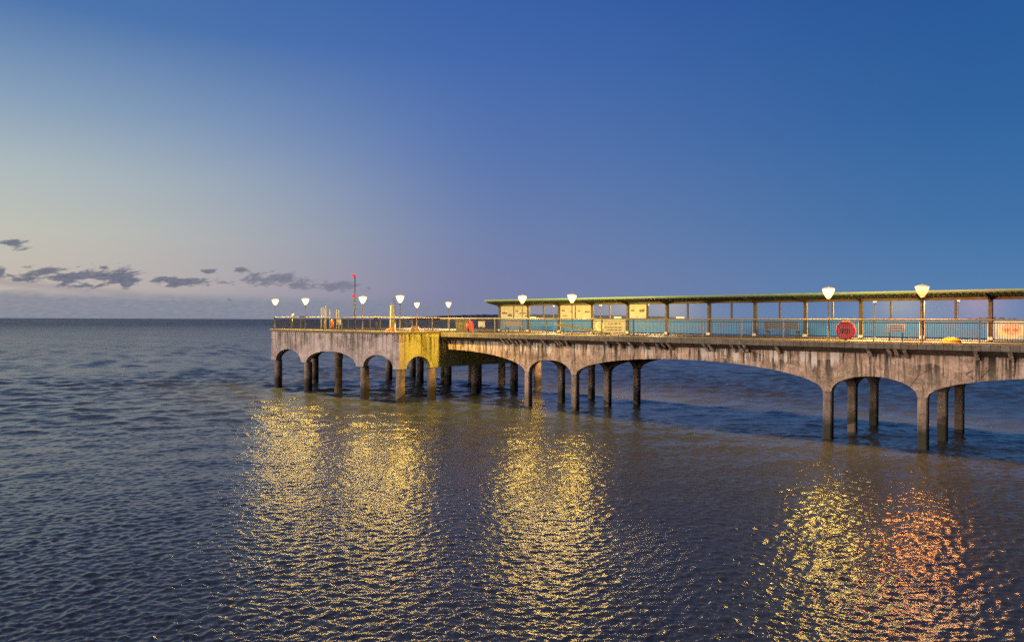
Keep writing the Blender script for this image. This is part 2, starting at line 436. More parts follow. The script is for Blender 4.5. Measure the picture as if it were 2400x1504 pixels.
# decks and their edges
mb = MB(); mb.box(HX1+.02, NX1, NY0+.32, NY1-.32, 5.5, ZN); part(mb, 'walkway_deck', M['deck'])
mb = MB(); mb.box(HX0+.32, HX1-.32, HY0+.32, HY1-.32, 5.5, ZH); part(mb, 'head_deck', M['deck'])
mb = MB()
for y0,y1 in ((NY0,NY0+.32),(NY1-.32,NY1)): mb.box(HX1+.04, NX1, y0, y1, 5.49, ZN-.05)
part(mb, 'walkway_coping', M['coping'], None, .012)
mb = MB()
x = HX1+.06
while x < NX1-.1:                                  # timber kerb in lengths along the walkway edge
    l = random.uniform(2.2,4.4); x1 = min(x+l, NX1)
    mb.box(x, x1-.02, NY0+.02, NY0+.30, ZN-.05, ZN+.035+random.uniform(-.01,.02)); x = x1
part(mb, 'walkway_kerb', M['kerb'], None, .01)
mb = MB()
x = HX0-.12
while x < HX1+.05:
    x1 = min(x+random.uniform(2,4.2), HX1+.1)
    mb.box(x, x1-.015, HY0-.12, HY0+.3, 5.76+random.uniform(-.015,.01), ZH+.02+random.uniform(-.012,.02)); x = x1
mb.box(HX1-.3, HX1+.1, HY0+.31, NY0-.02, 5.77, ZH+.02)
mb.box(HX1-.3, HX1+.018, NY0, HY1-.31, 5.77, ZH+.02)
mb.box(HX0-.12, HX0+.3, HY0+.31, HY1-.31, 5.77, ZH+.02)
mb.box(HX0-.12, HX1+.1, HY1-.3, HY1+.12, 5.77, ZH+.02)
part(mb, 'head_kerb', M['kerb'], None, .01)

def arch_outline(x0, x1, ztop, supports, zspring, crowns, n=22):
    """outline of a beam with an elliptical opening between each pair of supports (lo,hi)"""
    pts = [(x0, ztop), (x1, ztop)]
    bot = []
    for k, (lo, hi) in enumerate(supports):
        bot += [(lo, zspring), (hi, zspring)]
        if k+1 < len(supports):
            a0, a1 = hi, supports[k+1][0]; c = (a0+a1)/2; a = (a1-a0)/2; b = crowns[k]-zspring
            for i in range(1, n):
                t = math.pi*(1-i/n); bot.append((c+a*math.cos(t), zspring+b*math.sin(t)))
    return pts, bot
def arched_wall(mb, axis, t0, t1, x0, x1, ztop, supports, zspring, crowns, ends=(None,None)):
    # built as quads column by column, so that the long outline never needs triangulating
    pts, bot = arch_outline(x0, x1, ztop, supports, zspring, crowns)
    if ends[0]: bot = ends[0] + bot
    if ends[1]: bot = bot + ends[1]
    mk = (lambda u,t,z:(t,u,z)) if axis == 'x' else (lambda u,t,z:(u,t,z))
    n = len(bot); vs = []
    for u, z in bot: vs += [mk(u,t0,z), mk(u,t1,z), mk(u,t0,ztop), mk(u,t1,ztop)]
    fs = []
    for i in range(n-1):
        a, b = 4*i, 4*(i+1)
        fs += [(a,b,b+2,a+2),(a+1,a+3,b+3,b+1),(a,a+1,b+1,b),(a+2,b+2,b+3,a+3)]
    fs += [(0,2,3,1),(4*(n-1),4*(n-1)+1,4*(n-1)+3,4*(n-1)+2)]
    mb.add(vs, fs)
hw = .25
def half_arch(xa, xb, zspring, crown, n=14):
    """left end: half opening rising from the pile face xb up to its crown at xa"""
    a = xb-xa; return [(xb-a*math.cos(math.pi/2*(1-i/n)) if False else xa+a*math.sin(math.pi/2*i/n), zspring+(crown-zspring)*math.cos(math.pi/2*i/n)) for i in range(n)]
sup = [(b-hw, b+hw) for b in BENTS]
crowns = [3.86, 4.36, 3.86, 4.36, 3.86]
le = half_arch(HX1+.02, BENTS[0]-hw, 2.85, 4.36)
re_ = [(x,z) for x,z in [(NX1, 3.9)]]
for k, yc in enumerate(ROWS):
    mb = MB(); arched_wall(mb, 'y', yc-.25, yc+.25, HX1+.02, NX1, 5.49, sup, 2.85, crowns, (le, [(NX1-2,3.6),(NX1,3.95)]))
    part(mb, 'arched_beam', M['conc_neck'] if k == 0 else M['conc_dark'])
# cross frames with pointed haunches between the rows
for b in BENTS:
    mb = MB(); supy = [(y-.25, y+.25) for y in ROWS]
    arched_wall(mb, 'x', b-.235, b+.235, ROWS[0], ROWS[-1], 5.47, [(ROWS[0]+.1,ROWS[0]+.24),(ROWS[1]-.24,ROWS[1]+.24),(ROWS[2]-.24,ROWS[2]-.1)], 2.86, [3.7,3.7])
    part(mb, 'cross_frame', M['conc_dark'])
# walkway piles: chamfered square shafts
def square_pile(x, y, w, ztop):
    c = .06; h = w/2
    oct_ = [(-h+c,-h),(h-c,-h),(h,-h+c),(h,h-c),(h-c,h),(-h+c,h),(-h,h-c),(-h,-h+c)]
    mb = MB(); vs = [(x+a,y+b,-3) for a,b in oct_]+[(x+a,y+b,ztop) for a,b in oct_]
    mb.add(vs, [tuple(range(8))[::-1], tuple(range(8,16))]+[(i,(i+1)%8,8+(i+1)%8,8+i) for i in range(8)])
    return mb
for b in BENTS:
    for y in ROWS: part(square_pile(b, y, .5, 2.85), 'pile', M['conc_pile'])
# brackets under the walkway edge
bpx = [1047,1101,1180,1188,1200,1209,1222,1238,1276,1307,1315,1329,1424,1454,1479,1513,1545,1512,1543,1556,1570,1654,1667,1719,1737,1749,1823,2038,2086,2102,2123,2290,2370]
bx = sorted(X_at(p, 44.8) for p in bpx); bx = [v for i,v in enumerate(bx) if i == 0 or v-bx[i-1] > .3] + [-3.5,-1.2,1.6,4.2,7.5,11.]
for v in bx:
    mb = MB(); mb.prism([(NY0+.08,5.485),(ROWS[0]-.25,5.485),(ROWS[0]-.25,4.98),(ROWS[0]-.36,4.98)], 'x', v-.10, v+.10)
    part(mb, 'bracket', M['conc_neck'])
# dark ledge added under the edge; its colour carries the shade on the beam top
mb = MB(); mb.prism([(NY0+.2,5.483),(ROWS[0]-.251,5.483),(ROWS[0]-.251,5.17)], 'x', HX1+.05, NX1); part(mb, 'shade_ledge', M['conc_dark'])

# head: front wall, end wall, back wall, sea wall
HP = (-69.6, -64.0, -54.8, -49.62)
mb = MB()
supf = [(HX0,-69.15),(-64.45,-63.5),(-55.35,-54.3),(-50.1,HX1)]
arched_wall(mb, 'y', HY0, HY0+.5, HX0, HX1, 5.76, supf, 2.8, [4.0,4.02,3.92]); part(mb, 'head_front_wall', M['conc_head'])
mb = MB()
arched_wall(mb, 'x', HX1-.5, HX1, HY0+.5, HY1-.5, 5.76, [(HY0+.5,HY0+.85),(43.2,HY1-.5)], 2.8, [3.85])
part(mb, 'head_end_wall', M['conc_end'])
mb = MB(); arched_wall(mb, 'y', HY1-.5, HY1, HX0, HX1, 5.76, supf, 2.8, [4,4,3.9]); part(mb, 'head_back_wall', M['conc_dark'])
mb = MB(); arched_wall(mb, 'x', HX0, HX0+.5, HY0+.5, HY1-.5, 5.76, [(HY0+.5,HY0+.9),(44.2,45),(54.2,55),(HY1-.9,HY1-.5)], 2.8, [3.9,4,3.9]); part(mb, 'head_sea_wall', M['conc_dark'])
mb = MB()
for xb in (-64.,-59.4,-54.8): mb.box(xb-.3, xb+.3, HY0+.51, HY1-.51, 4.15, 5.49)
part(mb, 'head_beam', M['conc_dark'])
def round_pile(x, y, r, ztop, cap=False):
    mb = MB(); prof = [(r*1.02,-3),(r,ztop-.9 if cap else ztop)]
    if cap: prof += [(r*1.02,ztop-.9),(r*1.18,ztop-.86),(r*1.18,ztop)]
    mb.lathe(prof, 16, (x,y,0)); return mb
head_piles = [(-69.6,40.25),(-64.,40.25),(-54.8,40.25),(-49.72,40.22),(-49.72,43.75),(-49.72,49.2),(-49.72,54.6),(-49.72,58.2),(-69.6,44.6),(-69.6,54.6),
              (-64.,54.6),(-59.4,54.6),(-54.8,54.6),(-54.8,58.2),(-59.4,58.2),(-64.,58.2),(-69.6,58.2)]
for x, y in head_piles:
    on_wall = y in (40.25,40.22,43.75,58.2) or x in (-69.6,-49.72)
    part(round_pile(x, y, .39, 2.8 if on_wall else 4.15), 'pile', M['conc_pile'])
part(round_pile(-59.4, 40.6, .37, 4.15, True), 'pile', M['conc_pile'])

# ------------------------------------------------------------------ railings
def railing(name, label, path, posts, z0, first_end=True):
    """path: list of plan points; posts: plan points where posts stand"""
    t = empty(name, (path[0][0], path[0][1], z0), label, 'railing', 'pier railings')
    o = Vector(t.location)
    L = lambda p, z: (p[0]-o.x, p[1]-o.y, z)
    H = 1.25
    mb = MB()
    for a, b in zip(path, path[1:]): mb.bar(L(a,H), L(b,H), .12, .055)
    mb.build('handrail', M['handrail'], t, .01)
    mb = MB()
    for a, b in zip(path, path[1:]):
        mb.bar(L(a,H-.17), L(b,H-.17), .035, .045); mb.bar(L(a,.13), L(b,.13), .035, .04)
    mb.build('rail', M['bars'], t)
    for p in posts:
        mb = MB(); mb.box(p[0]-o.x-.032, p[0]-o.x+.032, p[1]-o.y-.04, p[1]-o.y+.04, -.12, H-.03)
        mb.box(p[0]-o.x-.07, p[0]-o.x+.07, p[1]-o.y-.07, p[1]-o.y+.07, 0, .03)
        mb.build('post', M['grey_metal'], t)
    # one infill of thin uprights per bay
    for a, b in zip(path, path[1:]):
        a = Vector(a); b = Vector(b); ln = (b-a).length; d = (b-a)/ln
        ts = sorted([(Vector(p)-a).dot(d) for p in posts if ((Vector(p)-a) - d*(Vector(p)-a).dot(d)).length < .05 and -.05 < (Vector(p)-a).dot(d) < ln+.05])
        ts = [0.]+[q for q in ts if .1 < q < ln-.1]+[ln]
        for s0, s1 in zip(ts, ts[1:]):
            n = max(2, int((s1-s0)/.108)); mb = MB()
            for i in range(1, n):
                q = a+d*(s0+(s1-s0)*i/n); mb.bar(L(q,.14), L(q,H-.18), .016)
            mb.build('infill_bars', M['bars'], t)
    return t
NR = 44.48; HR = 39.92; ER = -49.48
npx = [1053.6,1102,1160,1281,1410.5,1484.5,1564.4,1647.6,1738,1836,2047.7,2296]
nposts = [(X_at(p, NR), NR) for p in npx] + [(x, NR) for x in (-4.2,-1.,2.2,5.4,8.6,11.8,15.)]
hposts = [(X_at(p, HR), HR) for p in (683,758,801,891)]
railing('railing', 'front railing with pale handrail along the whole walkway edge', [(ER+.1, NR), (NX1-.1, NR)], nposts, ZN)
railing('railing', 'railing along the front edge of the pier head above the pale concrete wall', [(HX0+.3, HR), (ER, HR)], hposts+[(HX0+.3,HR)], ZH)
railing('railing', 'short railing return above the yellow lit end wall of the pier head', [(ER, HR), (ER, NR-.05)], [(ER, y) for y in (41.3,43.6)], ZH)
railing('railing', 'dark railing round the far seaward side of the pier head', [(HX0+.3, HR+.1), (HX0+.3, HY1-.3), (ER, HY1-.3), (ER, NY1)], [(HX0+.3,y) for y in (43,46,49,52,55)]+[(x,HY1-.3) for x in (-67,-61,-58,-55,-52)]+[(ER,57)], ZH)
railing('railing', 'far railing of the walkway behind the long shelter', [(ER+.1, NY1-.2), (NX1-.1, NY1-.2)], [(x, NY1-.2) for x in np.arange(-46,15,3.1)], ZN)

# ------------------------------------------------------------------ lamps
def make_lamp():
    t = empty('street_lamp', (0,0,0), 'x', 'lamp', 'globe lamps along the pier')
    mb = MB(); mb.lathe([(.085,0),(.085,.04),(.06,.06),(.055,.9),(.04,1.0),(.036,2.40),(.05,2.42),(.05,2.47)], 12); mb.build('lamp_post', M['grey_metal'], t)
    mb = MB(); mb.lathe([(.05,2.40),(.085,2.42),(.10,2.485),(.06,2.49)], 14); mb.build('collar', M['grey_metal'], t)
    mb = MB(); mb.lathe([(.09,2.49),(.16,2.56),(.24,2.70),(.31,2.86),(.335,2.95),(.33,3.0)], 20); mb.build('lantern', M['lamp_yellow'], t)
    bo = bpy.data.objects.new('bulb', bulb('y')); C.objects.link(bo); bo.parent = t; bo.location = (0,0,2.82)
    mb = MB(); mb.lathe([(.345,3.003),(.35,3.02),(.31,3.06),(.22,3.10),(.12,3.125),(.04,3.14),(.01,3.17)], 20); mb.build('lamp_cap', M['opal_cap'], t)
    return t
lamps = [  # column, line, deck, label, colour
 (645,HR,ZH,'lit lamp at the seaward corner of the pier head, leftmost of all the lamps','y'),
 (716,HR,ZH,'lit lamp left of the bare white poles on the pier head front railing','y'),
 (850,HR,ZH,'lit lamp just right of the tall mast with red lights','y'),
 (937.5,HR,ZH,'lit lamp on the corner of the pier head above the yellow end wall','y'),
 (977,58.45,ZH,'small far lit lamp standing in front of the low end of the far hills','f'),
 (1051,58.45,ZH,'small far lit lamp alone in front of the far hills left of the shelter','f'),
 (1224,NR,ZN,'lit lamp nearest the open left end of the shelter roof','y'),
 (1340.5,NR,ZN,'lit lamp before the double cream information boards in mid shelter','y'),
 (1941.5,NR,ZN,'yellow lit lamp left of the big red round lifebuoy case','y'),
 (2161,NR,ZN,'orange lit lamp between the white railing notice and the yellow dome','o')]
proto = make_lamp()
far = [(-45.1,55.12,'lamp seen through glass right of the first two cream boards'),
       (-34.6,55.12,'lamp glowing behind the single cream board of the shelter'),
       (-39.6,55.12,'lamp beyond the shelter glass right of the middle pair of cream boards'),
       (X_at(2050,55.12),55.12,'pinkish lamp seen through shelter glass just right of the red round lifebuoy case'),
       (X_at(2245,55.12),55.12,'lamp seen through shelter glass above the yellow dome')]
def recolour(t, key):
    for ch in t.children:
        if ch.type == 'LIGHT' and key != 'y': ch.data = bulb(key)
        if ch.name.startswith('lantern') and key != 'y':
            ch.data = ch.data.copy(); ch.data.materials[0] = M['lamp_orange'] if key == 'o' else M['lamp_far']
first = True
for px, Y, z, lab, key in lamps:
    t = proto if first else copy_tree(proto); first = False
    t.location = (X_at(px, Y), Y, z); t['label'] = lab; recolour(t, key)
for x, y, lab in far:
    t = copy_tree(proto); t.location = (x, y, ZN); t['label'] = lab; recolour(t, 'f')

# ------------------------------------------------------------------ shelter
SY = 52.0
shelter = empty('shelter', (-20, SY, ZN), 'long open shelter with green canopy and glazed windbreak on the pier walkway', 'shelter')
def sp(mb, name, mat, parent=None, bevel=0):
    o = mb.build(name, mat, parent or shelter, bevel)
    if parent is None: o.location = (20, -SY, -ZN)
    return o
PX = [-49.22+3.667*k for k in range(18)]
SX0, SX1 = PX[0]-.1, PX[-1]+.1
mb = MB()                                           # canopy, its underside ribbed like sheet metal
ys = [(50.0,8.84,8.72),(52.0,8.66,8.52),(53.3,8.62,8.50)]
xs = np.arange(SX0, SX1+.01, .17); n = len(xs); vs = []
for i, x in enumerate(xs):
    d = .035 if (i//1) % 2 else 0
    for y, zt, zb in ys: vs += [(x,y,zt),(x,y,zb-d)]
fs = []
for i in range(n-1):
    a, b = i*6, (i+1)*6
    for k in (0,2): fs += [(a+k,b+k,b+k+2,a+k+2),(a+k+1,a+k+3,b+k+3,b+k+1)]
    fs += [(a,a+1,b+1,b),(a+4,b+4,b+5,a+5)]
fs += [(0,2,3,1),(2,4,5,3),(6*n-6,6*n-5,6*n-3,6*n-4),(6*n-4,6*n-3,6*n-1,6*n-2)]
mb.add(vs, fs); roof = sp(mb, 'roof', M['roof'])
mb = MB(); mb.box(SX0-.02, SX1, 49.93, 49.995, 8.77, 8.89); mb.build('gutter', M['roof_edge'], roof, .012)
for k, x in enumerate(PX):
    mb = MB(); mb.box(x-.11, x+.11, SY-.12, SY+.12, 0+ZN, 8.50); post = sp(mb, 'post', M['shelter_post'], None, .01)
    mb = MB(); mb.box(x-.14, x+.14, SY-.17, SY-.125, ZN+.06, ZN+.24); mb.build('foot_plate', M['white'], post)
    mb = MB(); mb.prism([(50.15,8.70),(SY-.12,8.49),(SY-.12,8.18),(SY-.3,8.33),(50.15,8.62)], 'x', x-.05, x+.05); sp(mb, 'roof_arm', M['shelter_post'])
    if k == len(PX)-1: break
    a, b = x+.11, PX[k+1]-.11; c = (a+b)/2
    mb = MB(); mb.box(a, b, SY-.06, SY+.06, 8.33, 8.50); sp(mb, 'header', M['header'])
    mb = MB(); mb.box(a, b, SY-.07, SY+.07, 7.05, 7.17); sp(mb, 'sill', M['header'])
    mb = MB(); mb.box(a+.05, b-.05, SY-.02, SY+.02, ZN+.16, 7.05); pn = sp(mb, 'panel', M['blue'])
    mb = MB(); mb.box(a, a+.055, SY-.03, SY+.03, ZN+.14, 7.0); mb.build('panel_trim', M['white'], pn)
    mb = MB(); mb.box(b-.055, b, SY-.03, SY+.03, ZN+.14, 7.0); mb.build('panel_trim', M['white'], pn)
    mb = MB(); mb.box(c-.055, c+.055, SY-.06, SY+.06, 7.17, 8.33); sp(mb, 'mullion', M['shelter_post'])
    for w0, w1 in ((a, c-.055), (c+.055, b)):
        mb = MB(); mb.box(w0, w1, SY-.006, SY+.006, 7.17, 8.33); sp(mb, 'window_pane', M['glass'])
# information boards in the windows
def board(x0, x1, pics, label):
    t = empty('information_board', ((x0+x1)/2, SY-.03, 7.19), label, 'sign', 'cream information boards in the shelter windows')
    h = 1.12; w = (x1-x0)/2
    mb = MB(); mb.box(-w, w, -.012, .012, 0, h); mb.build('board', M['cream'], t)
    for (u,v,pw,ph) in pics:
        cx = -w+u*2*w; cz = v*h; mb = MB()
        r = random.Random(int(u*1000+v*77))
        for i in range(5):                          # broken dark shapes of each printed picture
            q0 = cx-pw/2+pw*i/5; hh = ph*r.uniform(.5,1); mb.box(q0, q0+pw/5*1.0-.002, -.0165, -.0125, cz-ph/2, cz-ph/2+hh)
        mb.build('picture', M['ink'], t)
    mb = MB()
    for k in range(7):                              # faint lines of text
        v = h*(.12+.105*k)
        if k % 3 == 1: continue
        mb.box(-w*.1 if k%2 else -w*.75, w*.75 if k%2 else -w*.05, -.015, -.0125, v, v+.012)
    mb.build('text_lines', M['header'], t)
    return t
def bay(k, half):
    a, b = PX[k]+.11, PX[k+1]-.11; c = (a+b)/2
    return (a+.02, c-.075) if half == 0 else (c+.075, b-.02)
board(*bay(0,0), [(.30,.44,.62,.25),(.75,.26,.55,.28)], 'leftmost cream board with two large dark pictures')
board(*bay(0,1), [(.2,.58,.32,.15),(.65,.40,.8,.12),(.9,.17,.2,.12)], 'second cream board, behind the lamp post, with a long thin picture')
board(*bay(2,0), [(.22,.60,.35,.14),(.72,.5,.15,.08),(.35,.2,.6,.08)], 'cream board with one small picture and a dark caption low down')
board(*bay(2,1), [(.2,.56,.3,.12),(.75,.50,.5,.17)], 'cream board with two faded pictures side by side')
board(*bay(4,0), [(.22,.58,.35,.16),(.75,.58,.5,.25),(.45,.12,.25,.07)], 'single cream board beside clear glass, rightmost of the boards')
# white notices standing on the sill
for k, u, lab in ((1,.16,'small white notice strip on the sill right of the first two cream boards'),(3,.72,'small white notice strip on the sill above the cream banner'),(5,.33,'small white notice strip on the sill right of the single cream board')):
    x = PX[k]+3.667*u; t = empty('notice', (x, SY-.05, 7.172), lab, 'sign', 'white notices on the shelter sill')
    MB().box(-.36,.36,-.012,.012,0,.13).build('plate', M['white'], t); MB().box(-.3,.3,-.0145,-.0125,.05,.065).build('text_lines', M['header'], t)
# banners hung on the blue panels
def oval(mb, cx, cz, rx, rz, y0, y1, n=28):
    mb.prism([(cx+rx*math.cos(2*math.pi*i/n), cz+rz*math.sin(2*math.pi*i/n)) for i in range(n)], 'y', y0, y1)
a, b = PX[3]+.2, PX[4]-.2
t = empty('banner', ((a+b)/2, SY-.05, ZN+.12), 'cream banner with an orange figure in a green oval on the windbreak', 'banner', 'printed banners on the shelter')
w = (b-a)/2
MB().box(-w, w, -.01, .01, 0, 1.08).build('sheet', M['cream'], t)
mb = MB(); oval(mb, -w+.62, .5, .52, .47, -.016, -.011); mb.build('printed_oval', M['print_green'], t)
mb = MB(); oval(mb, -w+.62, .5, .40, .40, -.020, -.0165); mb.build('printed_disc', M['print_yellow'], t)
mb = MB(); oval(mb, -w+.62, .56, .27, .30, -.024, -.0205); mb.build('printed_figure', M['skin_pink'], t)
mb = MB()
for z0, x0, x1 in ((.40,-.5,1.3),(.18,-.3,1.2),(.72,-.2,1.1)):
    us = [x0+(x1-x0)*i/40 for i in range(41)]
    mb.prism([(u, z0+.02*math.sin(u*17)) for u in us]+[(u, z0+.045+.03*math.sin(u*23)**2) for u in us[::-1]], 'y', -.015, -.0105)
mb.build('text_lines', M['shelter_post'], t)
a, b = PX[11]+.2, PX[12]-.2; w = (b-a)/2
t = empty('banner', ((a+b)/2, SY-.05, ZN+.12), 'pale blue banner with a large round yellow and pink face at the right edge', 'banner', 'printed banners on the shelter')
MB().box(-w, w, -.01, .01, 0, 1.12).build('sheet', simple('pale_blue_print', (.24,.33,.40,1), .5, 0, .25, 3, 0), t)
mb = MB(); oval(mb, -w+.85, .50, .66, .42, -.016, -.011); mb.build('printed_disc', M['print_yellow'], t)
mb = MB(); oval(mb, -w+.85, .62, .46, .36, -.020, -.0165); mb.build('printed_figure', M['skin_pink'], t)
mb = MB()
for i in range(9):
    for s in (-.22,.2): mb.box(-w+.85+s-.12+.03*i-.012, -w+.85+s-.12+.03*i+.008, -.024, -.0205, .48+.05*math.sin(i*1.9), .60+.05*math.sin(i*2.7))
mb.build('printed_marks', M['brown'], t)
mb = MB()
for i in range(6):
    for j in range(3): oval(mb, .35+.22*i, .22+.3*j+.06*(i%2), .09, .05, -.015, -.0105, 10)
mb.build('printed_spots', M['white'], t)
MB().box(-w,w,-.03,.012,1.125,1.17).build('top_batten', M['white'], t)

# ------------------------------------------------------------------ things on the walkway
def bench(x, y, ln, label, rz=0, mat='bench'):
    t = empty('bench', (x,y,ZN), label, 'bench', 'timber benches on the walkway', rz)
    mb = MB()
    for k in range(4): mb.box(-ln/2, ln/2, .02+k*.12, .12+k*.12, .43, .47)
    mb.build('seat', M[mat], t)
    mb = MB()
    for k in range(5): mb.box(-ln/2, ln/2, -.06-.012*k, -.025-.012*k, .60+k*.105, .685+k*.105)
    mb.build('backrest', M[mat], t)
    for s in (-1,1):
        mb = MB(); u = s*(ln/2-.16)
        mb.box(u-.03,u+.03,.42,.48,0,.43); mb.box(u-.03,u+.03,-.02,.04,0,1.1); mb.box(u-.03,u+.03,.04,.42,.37,.43); mb.box(u-.03,u+.03,-.02,.46,.64,.69)
        mb.build('leg', M['black'], t)
    return t
bench(X_at(1201,49.4), 49.4, 2.1, 'bench with pale lit slatted back at the left end of the shelter')
bench(X_at(1831,50.2), 50.2, 2.4, 'dark slatted bench under the canopy left of the red round lifebuoy case', 0, 'bench_dark')
def round_case(x, y, z, rz, label, mat, r=.53):
    """shallow round lifebuoy case, its face toward -y before turning"""
    t = empty('lifebuoy_case', (x,y,z), label, 'lifebuoy', 'red lifebuoys on the pier railings', rz)
    mb = MB(); mb.lathe([(r*.98,0),(r,.03),(r,.13),(r*.95,.16)], 36, smooth=True)
    o = mb.build('case', mat, t); o.rotation_euler = (R(90),0,0); o.location = (0,.16,r+.12)
    mb = MB()
    n = 36; rr = r*.9
    for i in range(n):
        a0, a1 = 2*math.pi*i/n, 2*math.pi*(i+1)/n
        mb.bar((rr*math.cos(a0),-.01,r+.12+rr*math.sin(a0)),(rr*math.cos(a1),-.01,r+.12+rr*math.sin(a1)),.04,.03)
    mb.build('rim', mat, t)
    mb = MB(); mb.box(-.05,.05,.02,.08,0,.15); mb.build('foot', M['dark_metal'], t)
    return t
t = round_case(X_at(1982,NR+.1), NR+.06, ZN-.04, 0, 'big red round lifebuoy case behind the walkway railing', M['red'], .54)
mb = MB()                                           # worn dark lettering on the case
for i, (u, h) in enumerate(((-.26,.22),(-.16,.30),(-.07,.26),(.04,.32),(.13,.30),(.24,.16))): mb.box(u-.022,u+.022,-.014,-.004,.62-h/2,.62+h/2)
mb.box(-.26,.26,-.014,-.004,.93,.955)
mb.build('lettering', M['black'], t)
round_case(X_at(1103.5,44.85), 44.85, ZN-.02, R(108), 'red lifebuoy case seen edge on beside the slatted yellow screen', M['red'], .50)
def ring_buoy(x, y, z, rz, label):
    t = empty('lifebuoy', (x,y,z), label, 'lifebuoy', 'red lifebuoys on the pier railings', rz)
    mb = MB(); n, m_, Rr, r = 32, 10, .36, .115; vs = []
    for i in range(n):
        for j in range(m_):
            a, b = 2*math.pi*i/n, 2*math.pi*j/m_
            vs.append(((Rr+r*math.cos(b))*math.cos(a), r*.8*math.sin(b), .62+(Rr+r*math.cos(b))*math.sin(a)))
    mb.add(vs, [(i*m_+j,((i+1)%n)*m_+j,((i+1)%n)*m_+(j+1)%m_,i*m_+(j+1)%m_) for i in range(n) for j in range(m_)], True)
    mb.build('ring', M['orange'], t)
    mb = MB()
    for a in (45,135,225,315):
        c = Vector((.36*math.cos(R(a)),0,.62+.36*math.sin(R(a)))); mb.bar(c-Vector((0,.1,0)), c+Vector((0,.1,0)), .26, .07)
    mb = MB(); mb.box(-.03,.03,.10,.16,0,1.1); mb.box(-.2,.2,.10,.14,.55,.62); mb.build('stand', M['dark_metal'], t)
    return t
ring_buoy(X_at(780,40.5), 40.45, ZH, R(-28), 'orange red ring lifebuoy on the pier head near the white poles')
def sign(x, y, z, w, h, zc, label, group, legs=(), lines=3):
    t = empty('notice_sign', (x,y,z), label, 'sign', group)
    MB().box(-w/2,w/2,-.012,.012,zc-h/2,zc+h/2).build('plate', M['white'], t)
    mb = MB()
    for k in range(lines): v = zc-h/2+h*(.2+.6*k/max(1,lines-1)); mb.box(-w*.38,w*.38,-.0155,-.0125,v-.012,v+.012)
    mb.build('text_lines', M['black'], t)
    for u in legs: MB().box(u-.022,u+.022,.014,.05,0,zc+h*.4).build('leg', M['dark_metal'], t)
    return t
sign(X_at(2100,NR+.12), NR+.12, ZN, .92, .48, .78, 'white notice with dark bars in front, on two legs behind the walkway railing', 'white notices behind the railing', (-.32,.32))
sign(X_at(1128.5,NR+.12), NR+.12, ZN, .78, .52, .80, 'white notice right of the edge on red lifebuoy case', 'white notices behind the railing', (-.28,.28))
# slatted screen
x0, x1 = X_at(1069,44.75), X_at(1100,44.75); t = empty('slatted_screen', ((x0+x1)/2,44.72,ZN), 'slatted timber screen glowing yellow behind the walkway railing', 'screen')
w = (x1-x0)/2; mb = MB(); n = int(2*w/.12)
for i in range(n): mb.box(-w+2*w*i/n, -w+2*w*(i+.86)/n, -.01,.015,.08,1.17)
mb.build('slats', M['lattice'], t)
for u in (-w+.04, w-.04): MB().box(u-.04,u+.04,.02,.09,0,1.2).build('post', M['shelter_post'], t)
# gangway lying against a trestle
a = Vector((X_at(1306,48.2),48.2,ZN+.78)); b = Vector((X_at(1425,47.2),47.2,ZN+.07))
t = empty('gangway', a*.5+b*.5, 'long aluminium gangway sloping down onto the walkway before the shelter', 'gangway')
o = Vector(t.location); d = (b-a).normalized(); sd = d.cross(Vector((0,0,1))).normalized()*.28
for s in (-1,1):
    mb = MB(); mb.bar(a-o+sd*s, b-o+sd*s, .05, .09); mb.bar(a-o+sd*s+Vector((0,0,.17)), b-o+sd*s+Vector((0,0,.06)), .03, .03)
    mb.build('side_beam', M['alu'], t)
mb = MB()
for i in range(1,24):
    c = a-o+(b-a)*(i/24); mb.bar(c-sd, c+sd, .05, .03)
mb.build('treads', M['dark_metal'], t)
mb = MB(); c = a-o+(b-a)*.06
for s in (-1,1): mb.bar(c+sd*s*1.0+Vector((0,0,-.06)), Vector((c.x+sd.x*s*1.5, c.y+sd.y*s*1.5, ZN-o.z)), .05)
mb.build('trestle', M['shelter_post'], t)
# yellow dome
t = empty('yellow_dome', (X_at(2229,45.6),45.6,ZN), 'low bright yellow dome on the walkway deck right of the orange lamp', 'play dome')
mb = MB(); mb.lathe([(.50,.0),(.50,.05),(.46,.13),(.37,.21),(.24,.27),(.10,.30),(.02,.305)], 28); mb.build('shell', M['yellow'], t)
mb = MB(); mb.lathe([(.54,0),(.54,.03),(.51,.04)], 28); mb.build('base_rim', M['brown'], t)

